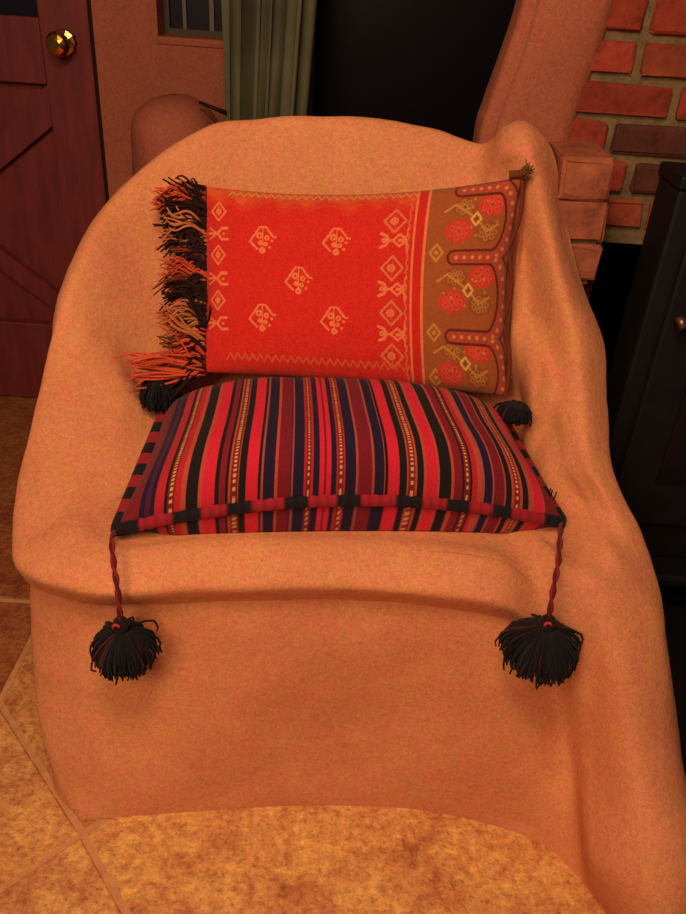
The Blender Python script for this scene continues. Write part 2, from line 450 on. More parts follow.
# small rounded plaster mound against the back wall, a short thin dark sliver beside it
def mound():
    V = []; Fs = []
    c = at(176, 128, Y=1.86); nu, nv = 40, 22
    rx, ry, top = .098, .125, float(at(180, 98, Y=1.82)[2])
    for i in range(nu):
        th = 2 * PI * i / nu
        for j in range(nv):
            t = j / (nv - 1)
            if t < .5: z = (top - .10) * (t / .5); s = 1.12 - .12 * (t / .5)
            else:
                a = (t - .5) / .5 * PI / 2; z = top - .10 + .10 * math.sin(a); s = max(math.cos(a), .001) ** .8
            p = Vector((c[0] + rx * s * math.cos(th), 1.86 + ry * s * math.sin(th), z))
            q = noise.noise(p * 10) * .010
            V.append((p.x + q * math.cos(th), min(p.y + q * math.sin(th), YW - .002), p.z))
    o = make_mesh('plaster_mound', V, gridfaces(nu, nv, True), M['adobe_wall'])
    tag(o, 'small rounded clay plaster mound behind the left shoulder of the chair', 'plaster mound')
    a = at(199, 103, Y=1.80); b = at(226, 113, Y=1.80)
    r_ = MB(); a[2] += .002
    r_.tube([a, a * .5 + b * .5, b], [.003, .004, .005], 8)
    tag(r_.build('dark_sliver', M['iron'], smooth=True), 'short thin black sliver behind the plaster mound beside the curtain', 'rod')
mound()

# curtain
def curtain_obj():
    Yc = 1.80; xl = float(at(222, 60, Y=Yc)[0]); xr = float(at(312, 60, Y=Yc)[0])
    nu, nv = 180, 60; V = []
    z0, z1 = .42, 1.95
    for i in range(nu):
        u = i / (nu - 1)
        for j in range(nv):
            v = j / (nv - 1)
            z = z0 + (z1 - z0) * v
            spread = 1 + .06 * (z - 1.0)
            x = xl + (xr + .05 * (z - .95) - xl) * u
            ph = u * 2 * PI * 3.3 + .4 * math.sin(3 * z)
            y = Yc + .028 * math.sin(ph) + .010 * math.sin(2.7 * ph + 1.3 + z) + .045 * math.exp(-((u - .58) / .11) ** 2) * min(max((z - .86) / .14, 0), 1)
            V.append((x + .008 * math.sin(2 * ph), y, z))
    o = make_mesh('curtain', V, gridfaces(nu, nv), M['curtain'])
    sol = o.modifiers.new('cloth', 'SOLIDIFY'); sol.thickness = .003
    tag(o, 'pale sage green curtain hanging in folds beside the dark window', 'curtain')
    rd = MB(); rd.tube([(xl - .10, Yc, 1.965), (.62, Yc, 1.965)], .011, 12)
    for x in (xl - .08, .60):
        rd.box((x - .006, Yc, 1.959), (x + .006, YW - .002, 1.971))
    tag(rd.build('curtain_rod', M['iron'], smooth=True), 'black curtain rod over the dark window, above the frame', 'curtain rod')
curtain_obj()

# cast iron stove
def stove():
    YF = 1.30
    tl = at(655, 160, Y=1.408); bl = at(640, 492, Z=.12)
    x0 = .415; x0 = float(tl[0]) + .012; zt = float(tl[2]); x1 = x0 + .56
    root = empty('wood_stove', (x0 + .28, YF + .05, 0.022))
    tag(root, 'black cast iron wood stove standing in the brick fireplace', 'stove')
    def part(mb, name, mat=M['iron'], **k): return under(mb.build(name, mat, **k), root)
    b = MB(); b.box((x0, YF, .15), (x1, YF + .105, zt - .022), .006); part(b, 'body')
    b = MB(); b.box((x0 - .003, YF - .006, zt - .022), (x1 + .006, YF + .108, zt), .004); part(b, 'top_plate')
    b = MB(); b.box((x0 + .03, YF - .016, .24), (x1 - .03, YF - .0005, zt - .10), .006)
    d = part(b, 'stove_door')
    b = MB(); b.box((x0 + .10, YF - .020, .34), (x1 - .10, YF - .0165, zt - .2)); part(b, 'door_glass', M['night'])
    b = MB(); b.box((x0 + .0, YF - .07, .13), (x1, YF + .0, .155), .008); part(b, 'ash_lip')
    hp = at(681, 323, Y=YF - .045); hb = MB()
    hb.tube([(hp[0] + .03, YF - .016, hp[2]), (hp[0] + .02, YF - .035, hp[2]), (hp[0], hp[1], hp[2])], .006, 8)
    hb.tube([(hp[0] + .004, hp[1] - .001, hp[2] + .002), (hp[0] - .006, hp[1] - .003, hp[2] - .002)], [.011, .012], 12)
    part(hb, 'handle', M['copper'], smooth=True)['label'] = 'dull copper coloured handle'
    for sx in (x0 + .04, x1 - .04):
        for sy in (YF + .03, YF + .08):
            l = MB(); l.tube([(sx, sy, .022), (sx, sy, .06), (sx, sy, .152)], [.024, .016, .022], 10); part(l, 'leg', smooth=True)
stove()

# ================================================================== THE CLAY CHAIR
def chair():
    CEN = np.array([0.01, 1.03, .452])
    def jn(x, y, z=.455): return np.array([x, y, z])
    S = []
    def hidden(rim, out, w=.05, flare=.03, crease=None):
        if out[0] >= 0: w, flare = .022, 0.
        rim = np.array(rim); o = np.array([out[0], out[1], 0.]); o /= np.linalg.norm(o)
        z = rim[2]
        pts = []
        for fz, fo in ((0, w + flare), (.28, w + flare * .5), (.55, w + flare * .2), (.8, w)):
            p = rim + o * fo; p[2] = z * fz; pts.append(p)
        p = rim + o * w * .55; p[2] = z - .03 * max(1, w / .04) ; pts.append(p)
        return pts
    def st(outer, rim, inner): S.append(list(outer) + [rim] + list(inner))
    A = at
    # each rib: foot, low, mid, crease, lip underside | rim | a, b, c, junction, seat
    def front(px, crease_y, foot, lipy, jx, midx=None, yf=0, cz=.37, top=.455):
        # front ribs, seen whole
        cre = A(px, crease_y, Z=cz); lip = A(px, lipy, Z=.424)
        ft = np.array(foot); mid = ft * .52 + cre * .48; mid[1] += .004; low = ft * .82 + cre * .18
        und = A(px, (crease_y * .68 + lipy * .32), Z=.386)
        x = lip[0]
        a = np.array([x * .99, lip[1] + .022, .446]); b = np.array([x * .97, lip[1] + .055, top + .004]); c = np.array([x * .93, lip[1] + .09, top + .001])
        J = np.array([jx, .97, .455]); s_ = (J + CEN) / 2
        st([ft, low, mid, cre, und], lip, [a, b, c, J, s_])
    front(300, 604, A(300, 806, Z=0), 588, -.03)
    front(190, 606, A(190, 812, Z=0), 590, -.17)
    front(110, 613, A(122, 817, Z=0), 597, -.24, cz=.358)
    # left front corner
    cre = A(52, 600, Z=.385); lip = A(46, 588, Z=.425)
    st([A(96, 817, Z=0), A(86, 775, Z=.07), A(74, 690, Z=.22), A(68, 605, Z=.366), A(66, 598, Z=.392)], A(64, 588, Z=.430),
       [A(78, 565, Z=.452), A(95, 545, Z=.462), A(110, 527, Z=.460), jn(-.27, .955), jn(-.14, 1.0)])
    st([A(70, 808, Z=0), A(52, 760, Z=.07), A(34, 670, Z=.21), A(31, 587, Z=.366), A(27, 580, Z=.392)], A(23, 568, Z=.430),
       [A(48, 542, Z=.455), A(75, 522, Z=.468), A(98, 510, Z=.465), jn(-.28, .965), jn(-.15, 1.0)])
    def left(rim, foot, a, b, c, J):
        r_ = rim
        f_ = np.array([foot[0], foot[1], 0.])
        low = f_ * .75 + np.array([r_[0] + .04, r_[1] + .03, 0]) * .25; low[2] = r_[2] * .25
        mid = np.array([r_[0] + .018, r_[1] + .035, r_[2] * .55]); cre = np.array([r_[0] + .035, r_[1] + .03, r_[2] - .075]); und = np.array([r_[0] + .010, r_[1] + .008, r_[2] - .035])
        st([f_, low, mid, cre, und], r_, [a, b, c, J, (J + CEN) / 2])
    def hump(rim, J, k=.02):
        o = []
        for h in (.22, .48, .74):
            o.append(np.array([rim[0] + (J[0] - rim[0]) * h, rim[1] + (J[1] - rim[1]) * h, rim[2] + (J[2] - rim[2]) * (h * h * (3 - 2 * h)) + k * math.sin(PI * h ** .8)]))
        return o + [J]
    left(A(15, 540, Z=.436), A(52, 775, Z=0)[:2], *hump(A(15, 540, Z=.436), jn(-.26, 1.0), .03))
    left(A(22, 470, Y=.965), (-.445, .93), *hump(A(22, 470, Y=.965), jn(-.25, 1.05, .465), .03))
    left(A(41, 390, Y=1.06), (-.46, 1.06), *hump(A(41, 390, Y=1.06), jn(-.24, 1.11, .47), .026))
    # back left to back right, outer side hidden
    def back(rim, out, inner, w=.05): st(hidden(rim, out, w), rim, inner + [(inner[-1] + CEN) / 2])
    def bowl(rim, J, h=(.16, .40, .66), v=(.05, .34, .70)):
        o = []
        for a_, b_ in zip(h, v):
            o.append(np.array([rim[0] + (J[0] - rim[0]) * a_, rim[1] + (J[1] - rim[1]) * a_, rim[2] + (J[2] - rim[2]) * b_]))
        return o + [J]
    r_ = A(70, 280, Y=1.17); back(r_, (-1, .3), bowl(r_, jn(-.29, 1.16, .48)))
    r_ = A(119, 190, Y=1.28); back(r_, (-1, .8), bowl(r_, jn(-.25, 1.19, .49)))
    r_ = A(200, 131, Y=1.36); back(r_, (-.4, 1), bowl(r_, jn(-.17, 1.205, .49)), .07)
    r_ = A(265, 120, Y=1.385); back(r_, (-.1, 1), bowl(r_, jn(-.09, 1.21, .49)), .08)
    r_ = A(345, 117, Y=1.39); back(r_, (0, 1), bowl(r_, jn(.0, 1.215, .49)), .08)
    r_ = A(425, 126, Y=1.39); back(r_, (.1, 1), bowl(r_, jn(.08, 1.21, .49)), .07)
    r_ = A(480, 143, Y=1.375); back(r_, (.1, 1), bowl(r_, jn(.15, 1.205, .49)), .05)
    # knob at the upper right and the ridge running down from it
    r_ = A(505, 127, Y=1.335); back(r_, (.1, 1), [A(503, 150, Y=1.29), A(495, 185, Y=1.30), A(480, 260, Y=1.27), jn(.18, 1.20, .49)], .045)
    r_ = A(528, 124, Y=1.325); back(r_, (.4, 1), [A(527, 150, Y=1.262), A(517, 190, Y=1.262), A(500, 285, Y=1.255), jn(.21, 1.19, .49)], .045)
    r_ = A(552, 152, Y=1.305); back(r_, (1, .6), [A(538, 175, Y=1.248), A(522, 215, Y=1.248), A(510, 310, Y=1.235), jn(.24, 1.175, .49)], .03)
    r_ = A(563, 215, Y=1.275); back(r_, (1, .35), [A(547, 228, Y=1.222), A(523, 262, Y=1.25), A(510, 340, Y=1.20), jn(.27, 1.15, .48)], .03)
    r_ = A(577, 280, Y=1.235); back(r_, (1, .3), [A(560, 285, Y=1.178), A(533, 312, Y=1.212), A(518, 365, Y=1.165), jn(.29, 1.12, .48)], .03)
    r_ = A(599, 340, Y=1.17); back(r_, (1, .2), [A(577, 342, Y=1.125), A(550, 355, Y=1.145), A(532, 392, Z=.606), jn(.27, 1.10, .475)], .03)
    r_ = A(605, 405, Y=1.09); back(r_, (1, .1), [A(585, 405, Y=1.06), A(563, 413, Z=.590), A(545, 430, Z=.552), jn(.27, 1.06, .465)], .03)
    r_ = A(612, 468, Y=1.015); back(r_, (1, 0), [A(592, 465, Z=.542), A(572, 464, Z=.531), A(552, 470, Z=.510), jn(.27, 1.02, .46)], .03)
    r_ = A(640, 528, Y=.945); back(r_, (1, -.1), [A(615, 512, Z=.497), A(592, 503, Z=.491), A(572, 500, Z=.478), jn(.27, .985, .458)], .03)
    # flared buttress at the right front
    r_ = A(662, 592, Y=.875); f_ = np.array([.60, .80, 0])
    st([np.array([.535, .80, 0]), A(667, 760, Y=.825), A(669, 710, Y=.835), A(667, 655, Y=.86), A(665, 620, Y=.868)], r_,
       [A(640, 570, Y=.880), A(612, 548, Y=.895), A(585, 532, Z=.468), jn(.27, .965, .458), jn(.17, 1.0)])
    st([np.array([.575, .62, 0]), A(698, 840, Y=.655), A(683, 780, Y=.71), A(671, 705, Y=.775), A(664, 655, Y=.81)], A(655, 615, Y=.835),
       [A(632, 590, Y=.85), A(608, 570, Y=.865), A(582, 550, Z=.460), jn(.265, .955, .457), jn(.16, .99)])
    st([np.array([.50, .535, 0]), A(655, 880, Y=.60), A(640, 790, Y=.68), A(628, 710, Y=.745), A(620, 655, Y=.79)], A(611, 620, Y=.815),
       [A(602, 598, Y=.832), A(590, 578, Y=.85), A(572, 555, Z=.457), jn(.255, .95, .457), jn(.15, .98)])
    st([A(600, 905, Z=0.), A(594, 860, Y=.655), A(592, 780, Y=.735), A(588, 705, Y=.785), A(584, 655, Y=.812)], A(578, 625, Y=.825),
       [A(572, 605, Y=.835), A(565, 585, Y=.85), A(556, 560, Y=.875), jn(.27, .945, .457), jn(.14, .98)])
    st([A(573, 872, Z=0.), A(573, 830, Y=.735), A(566, 745, Y=.805), A(553, 668, Y=.838), A(548, 645, Y=.837)], A(542, 624, Y=.832),
       [A(540, 603, Y=.842), A(536, 582, Y=.862), A(530, 560, Y=.89), jn(.24, .945, .456), jn(.12, .98)])
    front(500, 622, A(530, 838, Z=0), 604, .19, cz=.37)
    front(400, 607, A(420, 810, Z=0), 592, .08)
    G = np.array([np.array(s) for s in S])          # ribs x 11 x 3
    cen = np.repeat(CEN[None, None, :], len(S), 0); G = np.concatenate([G, cen], 1)
    NU, NV = 420, 170
    G1 = cr(G, NU, closed=True)                     # around
    G2 = cr(np.swapaxes(G1, 0, 1), NV)              # from foot to centre
    G2 = np.swapaxes(G2, 0, 1).copy()
    # hand-smoothed plaster: soft lumps
    du = np.roll(G2, -1, 0) - np.roll(G2, 1, 0); dv = np.gradient(G2, axis=1)
    N = np.cross(dv, du); ln = np.linalg.norm(N, axis=2, keepdims=True); N = np.where(ln > 1e-9, N / np.maximum(ln, 1e-9), np.array([0, 0, 1.]))
    c_ = G2[NU // 2, NV // 2]
    for i in range(NU):
        for j in range(NV):
            p = Vector(G2[i, j])
            d = noise.noise(p * 5.0) * .006 + noise.noise(p * 14 + Vector((3, 1, 2))) * .0028 + noise.noise(p * 45) * .0007
            if j > NV * .62 and G2[i, j, 2] < .5: d = min(d, 0)
            G2[i, j] += N[i, j] * d * (-1 if False else 1) * min(1, j / 6)
    G2[:, 0, 2] = -.0005
    G2[:, :, 2] = np.maximum(G2[:, :, 2], -.0005)
    o = make_mesh('adobe_chair', G2.reshape(-1, 3), gridfaces(NU, NV, True)[:, ::-1], M['adobe'])
    tag(o, 'large hand-sculpted orange clay armchair holding two cushions, built against the fireplace', 'built-in chair')
    return o
chair()

# ================================================================== TEXTILES
def paint_kilim(U, Vv):
    """stripe colours across the cushion, read along its front edge"""
    BR = lin(204, 38, 60); RD = lin(176, 40, 50); DR = lin(122, 30, 42); MR = lin(118, 28, 42); NV_ = lin(36, 26, 52); BK = lin(30, 26, 30)
    OR = lin(180, 74, 58); TH = lin(160, 76, 72); PU = lin(74, 28, 62)
    st = [(112, 134, DR), (134, 139, NV_), (139, 144, PU), (144, 149, NV_), (149, 158, RD), (158, 161, BK), (161, 168, 'd'), (168, 174, RD), (174, 179, OR), (179, 191, BK),
          (191, 195, OR), (195, 207, BR), (207, 211, BK), (211, 217, DR), (217, 220, BK), (220, 222, OR), (222, 229, 'd'), (229, 230, OR), (230, 237, BK), (237, 249, BR), (249, 252, BK), (252, 254, TH),
          (254, 265, NV_), (265, 268, OR), (268, 280, MR), (280, 282, PU), (282, 283, TH), (283, 294, NV_), (294, 296, RD), (296, 301, 'd'), (301, 303, RD), (303, 309, NV_), (309, 314, BR), (314, 316, DR), (316, 321, BR),
          (321, 326, NV_), (326, 328, RD), (328, 333, 'd'), (333, 335, RD), (335, 346, NV_), (346, 348, TH), (348, 362, MR), (362, 364, TH), (364, 374, NV_), (374, 375, OR), (375, 378, BK), (378, 390, BR), (390, 397, BK), (397, 399, OR),
          (399, 406, 'd'), (406, 408, OR), (408, 415, BK), (415, 418, OR), (418, 429, BR), (429, 431, OR), (431, 443, BK), (443, 446, OR), (446, 455, DR), (455, 457, BK), (457, 463, 'd'), (463, 465, BK), (465, 471, RD), (471, 475, OR), (475, 478, TH),
          (478, 487, NV_), (487, 489, TH), (489, 500, MR), (500, 502, TH), (502, 508, BK), (508, 511, OR), (511, 517, 'd'), (517, 520, OR), (520, 527, BK), (527, 529, TH), (529, 533, OR), (533, 544, BR), (544, 546, OR), (546, 567, DR)]
    X = 112 + U * 455
    C = np.zeros((len(U), 3)); C[:] = DR
    for a, b, c in st:
        m = (X >= a) & (X < b)
        if isinstance(c, str):
            base = np.array(lin(120, 36, 34)); w = (b - a)
            C[m] = base
            k = np.sin(Vv * 2 * PI * 62)
            mid = np.abs(X - (a + b) / 2) < w * .2
            C[m & mid] = np.where((k[m & mid] > .1)[:, None], np.array(lin(214, 160, 110)), base)
        else: C[m] = c
    return C

def canvas():
    S_ = 3.; W, Hh = int(330 * S_), int(230 * S_); ox, oy = 200., 165.
    img = np.zeros((Hh, W, 3))
    yy, xx = np.mgrid[0:Hh, 0:W]; X = xx / S_ + ox; Y = yy / S_ + oy
    red = np.array(lin(206, 42, 34)); gold = np.array(lin(156, 82, 44)); pink = np.array(lin(226, 122, 78)); dk = np.array(lin(104, 38, 26))
    img[:] = red
    cream = np.array(lin(226, 166, 84)); olive = np.array(lin(120, 84, 40)); rose = np.array(lin(196, 62, 44)); ol2 = np.array(lin(190, 130, 62))
    top_orange = np.array(lin(214, 86, 44))
    nz = np.array([[0.]])
    # red field turns orange in steps towards the top edge
    top = 194 + 3 * np.sin(X / 9.) + 2 * np.sin(X / 3.7)
    for k_, c_ in ((0, top_orange), (5, red * .45 + top_orange * .55), (11, red * .75 + top_orange * .25)): 
        mk = (Y < top + k_ + 3 * np.sin(X / 5.3 + k_)) & (img[..., 0] == red[0]) & (np.abs(img[..., 1] - red[1]) < 1e-6); img[mk] = c_
    spk = rng.random((Hh // 4 + 1, W // 4 + 1)).repeat(4, 0).repeat(4, 1)[:Hh, :W]
    img *= (.88 + .24 * spk)[..., None]
    g = X > 431; img[g] = gold; img[g & (np.sin(X * 2.2) * np.sin(Y * 2.1) > .4)] = gold * 1.15
    strip = (X > 385) & (X < 417); img[strip & (np.sin(Y * 1.3) * np.sin(X * 1.9) > .55)] = red * .8 + gold * .2
    def seg(x0, y0, x1, y1, w, c):
        dx, dy = x1 - x0, y1 - y0; L = dx * dx + dy * dy + 1e-9
        t = np.clip(((X - x0) * dx + (Y - y0) * dy) / L, 0, 1)
        img[(X - x0 - t * dx) ** 2 + (Y - y0 - t * dy) ** 2 < (w * .62) ** 2] = c
    def poly(pts, w, c, close=False):
        if close: pts = pts + [pts[0]]
        for a, b in zip(pts[:-1], pts[1:]): seg(*a, *b, w, c)
    def disc(x, y, r, c, r0=0): 
        d = (X - x) ** 2 + (Y - y) ** 2; img[(d < r * r) & (d >= r0 * r0)] = c
    def ell(x, y, a, b, c): img[((X - x) / a) ** 2 + ((Y - y) / b) ** 2 < 1] = c
    # field motifs: little gold buti
    def buti(x, y, s=1.):
        poly([(x - 12 * s, y + 2 * s), (x - 3 * s, y - 12 * s), (x + 3 * s, y - 12 * s), (x + 10 * s, y - 3 * s)], 1.7, pink)
        poly([(x - 12 * s, y + 2 * s), (x - 5 * s, y + 9 * s)], 1.6, pink)
        disc(x - 3 * s, y - 4 * s, 3.2 * s, pink, 1.2 * s); disc(x + 4 * s, y - 2 * s, 2.6 * s, pink, 1.); disc(x - 2 * s, y + 3 * s, 2.4 * s, pink); disc(x + 3 * s, y + 4 * s, 2.2 * s, pink, .8)
        disc(x, y + 10 * s, 3.0 * s, pink, .8); disc(x + 9 * s, y + 1 * s, 1.5, pink); disc(x + 7 * s, y + 7 * s, 1.5, pink); disc(x + 12 * s, y - 3 * s, 1.2, pink); seg(x, y - 12 * s, x, y + 8 * s, 1.0, pink)
    for p in ((265, 240), (341, 239), (303, 281), (265, 322), (340, 321)): buti(*p, 1.12)
    # left border column
    for y in (211, 258, 306): 
        poly([(216 - 8, y), (216, y - 10), (216 + 8, y), (216, y + 10)], 1.6, pink, True); disc(216, y, 3.2, pink, 1.2); seg(216, y - 5, 216, y + 5, 1, pink)
    for y in (235, 283, 330): 
        poly([(226, y - 6), (220, y - 6), (215, y), (220, y + 6), (227, y + 6)], 2.2, pink); disc(222, y, 1.6, pink); seg(205, y, 214, y, 2, pink); poly([(206, y - 6), (213, y - 1)], 1.5, pink); poly([(206, y + 6), (213, y + 1)], 1.5, pink)
    # right border column
    for y in (218, 266, 311, 354):
        poly([(388, y), (399, y - 12), (410, y), (399, y + 12)], 1.8, pink * .85, True); disc(398, y, 4.2, pink * .9, 1.8); disc(398, y, 1.2, pink); seg(399, y - 7, 399, y + 7, 1, pink * .85)
    for y in (238, 287, 332):
        poly([(386, y - 7), (391, y - 5), (394, y)], 2.4, pink); poly([(386, y + 7), (391, y + 5), (394, y)], 2.4, pink); disc(389, y, 2.6, pink, .6); seg(392, y, 399, y, 2, pink)
        poly([(398, y), (405, y - 6), (412, y), (405, y + 6)], 1.8, pink, True); disc(405, y, 2., pink)
        poly([(413, y - 12), (412, y - 4), (407, y)], 1.4, pink); poly([(413, y + 12), (412, y + 4), (407, y)], 1.4, pink)
    for k in range(19):
        y = 195 + k * 10; poly([(414.5, y), (412.5, y + 5), (414.5, y + 10)], 1.1, pink * .8)
    # bottom band of small zigzag
    for k in range(24):
        x = 226 + k * 8; poly([(x, 368), (x + 4, 361), (x + 8, 368)], 1.5, red * .6 + pink * .4)
        poly([(x, 192), (x + 4, 187), (x + 8, 192)], 1.2, cream * .8)
    # vertical band
    img[(X > 417.5) & (X < 431)] = red * .92; img[(X > 417.5) & (X < 420)] = pink; img[(X > 428.6) & (X < 431.2)] = pink
    # golden end: lozenges, roses and finger scallops
    for y in (251, 328, 372): poly([(436, y), (442.5, y - 8), (449, y), (442.5, y + 8)], 2, ol2, True); disc(442.5, y, 2.2, ol2)
    def rose_(x, y, a, c, c2):
        ell(x, y, a * 1.25, a, c)
        for k in range(7):
            th = k * 2 * PI / 7; disc(x + a * .70 * math.cos(th), y + a * .58 * math.sin(th), a * .27, c * .45 + c2 * .55); disc(x + a * .70 * math.cos(th), y + a * .58 * math.sin(th), a * .11, c * .8)
        disc(x, y, a * .34, c2 * .7 + c * .3); disc(x, y, a * .15, c * .8)
    for x, y in ((479, 220), (477, 287), (474, 356)):
        rose_(x + 14, y - 13, 11, rose, rose * 1.25 + .03); rose_(x - 16, y + 11, 11, rose, rose * 1.2 + .03)
        rose_(x - 13, y - 12, 9.5, gold * .9, ol2); rose_(x + 13, y + 13, 10, gold * .85, ol2)
        poly([(x - 32, y - 8), (x - 22, y - 15), (x - 10, y - 7), (x, y), (x + 12, y + 12), (x + 22, y + 6)], 1.8, ol2)
        poly([(x - 5, y), (x, y - 6), (x + 5, y), (x, y + 6)], 1.6, cream, True); disc(x, y, 2., olive)
        for k in range(9):
            th = rng.random() * 6.28; rr = 8 + 12 * rng.random(); disc(x + rr * 1.3 * math.cos(th), y + rr * math.sin(th), 1.2, ol2)
    braid = np.array(lin(168, 74, 52))
    def fpath(y): return [(502, y), (474, y), (461, y)]
    def apath(y0, y1): return [(498 + 17 * math.cos(-PI / 2 + k / 12 * PI), (y0 + y1) / 2 + (y1 - y0) / 2 * math.sin(-PI / 2 + k / 12 * PI)) for k in range(13)]
    paths = [fpath(y) for y in (190, 256, 331, 392)] + [apath(a, b) for a, b in ((190, 256), (256, 331), (331, 392))]
    for p_ in paths: poly(p_, 12.5, dk)
    for p_ in paths: poly(p_, 8.5, braid)
    for y in (190, 256, 331):
        for k in range(5): disc(463 + k * 8., y, 1.9, pink)
    for a, b in ((190, 256), (256, 331), (331, 392)):
        for k in range(1, 9):
            th = -PI / 2 + k / 9 * PI; disc(498 + 17 * math.cos(th), (a + b) / 2 + (b - a) / 2 * math.sin(th), 1.9, pink)
    return img, S_, ox, oy

def cushion(name, mat, corners, bow, Tt, Tb, nu, nv, colorfn, parent, p=2.6, q=.55, sag=None, clampz=None, wrinkle=.002, flip=1):
    """two puffed faces meeting in a pinched seam. corners: (s0t0, s1t0, s1t1, s0t1); bow = inward/outward bend of the four edges"""
    c00, c10, c11, c01 = [np.array(c, float) for c in corners]
    nrm = np.cross(c10 - c00, c01 - c00); nrm /= np.linalg.norm(nrm)
    def mid(s, t):
        s = s[..., None]; t = t[..., None]
        P = (1 - s) * (1 - t) * c00 + s * (1 - t) * c10 + s * t * c11 + (1 - s) * t * c01
        b0, b1, b2, b3 = [np.array(b, float) for b in bow]      # displacement of the middle of edges t=0, s=1, t=1, s=0
        P = P + 4 * s * (1 - s) * ((1 - t) * b0 + t * b2) + 4 * t * (1 - t) * (s * b1 + (1 - s) * b3)
        return P
    nrm = nrm * flip
    def surf(s, t, side):
        a = np.abs(2 * s - 1) ** p; b = np.abs(2 * t - 1) ** p
        h = np.clip(1 - a, 0, 1) ** q * np.clip(1 - b, 0, 1) ** q
        T = Tt if side > 0 else Tb
        P = mid(s, t) + nrm * (h * T * side)[..., None]
        return P, h
    def sp(n_):     # denser near the seam
        x = np.linspace(0, 1, n_); return .5 - .5 * np.cos(PI * x) * (0.35) - (.5 - x) * -1 * 0 if False else (0.72 * x + 0.28 * (.5 - .5 * np.cos(PI * x)))
    allV = []; allF = []; allC = []; base = 0
    for side, fu in ((1, 1), (-1, 3)):
        a_, b_ = nu // fu, nv // fu
        s, t = np.meshgrid(sp(a_), sp(b_), indexing='ij')
        P, h = surf(s, t, side)
        flat = P.reshape(-1, 3)
        if wrinkle:
            hh = h.reshape(-1)
            w = np.array([noise.noise(Vector(v) * 13 + Vector((5, side, 0))) + .5 * noise.noise(Vector(v) * 30) for v in flat])
            flat = flat + nrm * (w * wrinkle * np.minimum(hh * 2, 1))[:, None]
        if sag: flat = sag(flat, s.reshape(-1), t.reshape(-1), side)
        if clampz is not None: flat[:, 2] = np.maximum(flat[:, 2], clampz)
        fc = gridfaces(a_, b_)
        if side * flip < 0: fc = fc[:, ::-1]
        allV.append(flat); allF.append(fc + base); allC.append(colorfn(s.reshape(-1), t.reshape(-1), side)); base += len(flat)
    o = make_mesh(name, np.concatenate(allV), np.concatenate(allF), mat, None, colors=np.concatenate(allC))
    under(o, parent)
    def seam(k):       # k in 0..4 around the four edges
        e, x = int(k) % 4, np.array([k - int(k)])
        s, t = {0: (x, 0 * x), 1: (1 + 0 * x, x), 2: (1 - x, 1 + 0 * x), 3: (0 * x, 1 - x)}[e]
        v = mid(s, t)
        if sag: v = sag(v.copy(), s, t, 1)
        return v[0]
    return o, seam

# --- striped seat cushion
def tassel(root, head, L, wid, cordpts, seed, n=620, tilt=(0, 0), black=(22, 20, 24), flat=1.):
    rd = random.Random(seed)
    t = empty('tassel', head); under_root = t
    t.parent = root; t.matrix_parent_inverse = Matrix.Translation(-Vector(root.location))
    head = np.array(head, float)
    # strands
    mb = MB()
    for k in range(n):
        th = rd.random() * 2 * PI; rr = math.sqrt(rd.random())
        l = L * (.80 + .24 * rd.random())
        w = wid * rr * (.88 + .24 * rd.random())
        if rd.random() < .05: w *= 1.25; 
        pts = []; rs = []
        for i in range(6):
            u = i / 5
            spread = math.sin(min(u * 1.7, 1) * PI / 2) ** .7
            rr0 = .010 * rr
            x = (rr0 + (w - rr0) * spread) * math.cos(th); y = (rr0 + (w - rr0) * spread) * math.sin(th) * flat
            z = (-.012 if cordpts is not None else .006) - l * (u * (1 - .22 * rr * rr * u))
            j = .0016 * u
            pts.append(head + np.array([x + rd.gauss(0, j) + tilt[0] * u, y + rd.gauss(0, j) + tilt[1] * u, z])); rs.append(.0021 - .0008 * u)
        c = np.array(lin(*black)) * (.7 + .7 * rd.random())
        if rd.random() < .08: c = np.array(lin(80, 26, 28))
        mb.tube(pts, rs, 4, c)
    o = mb.build('skirt', M['yarn'], None, True, True); under(o, t)
    if cordpts is None: return t
    # wound head
    hb = MB(); pts = []; rs = []
    V = []
    prof = [(.001, .010), (.007, .0085), (.0105, .003), (.011, -.003), (.0085, -.008), (.0075, -.011), (.011, -.016), (.013, -.022), (.010, -.027)]
    n_ = 20
    for r_, z in prof:
        for j in range(n_):
            a = 2 * PI * j / n_; V.append(head + np.array([r_ * math.cos(a) * (1 + .06 * math.sin(5 * a)), r_ * math.sin(a), z]))
    cc = []
    for i, (r_, z) in enumerate(prof): cc += [lin(34, 22, 26)] * n_
    hb.add(V, [(i * n_ + j, (i + 1) * n_ + j, (i + 1) * n_ + (j + 1) % n_, i * n_ + (j + 1) % n_) for i in range(len(prof) - 1) for j in range(n_)], cc)
    # pink bead-like knot on the front of the head
    for k in range(7):
        u = k / 6 - .5
        pass
    kn = [head + np.array([.004 * math.cos(a) - .003, -.0105 - .001 * math.sin(a), .004 + .005 * math.sin(a)]) for a in np.linspace(0, 5.5, 10)]
    if cordpts is not None: hb.tube(kn[:7], .0018, 6, lin(190, 60, 60))
    under(hb.build('wrapped_head', M['yarn'], None, True, True), t)
    if cordpts is not None:
        cb = MB(); C_ = cr(np.array(cordpts), 70)
        for ph in (0, PI):
            pts = []; cl = []
            for i, p in enumerate(C_):
                a = ph + i * .30; o_ = .0021
                pts.append(p + np.array([o_ * math.cos(a), o_ * math.sin(a), 0])); cl.append(lin(132, 38, 44) if ph == 0 else lin(96, 28, 36))
            cb.tube(pts, .0022, 6, cl)
        under(cb.build('cord', M['yarn'], None, True, True), t)
    return t

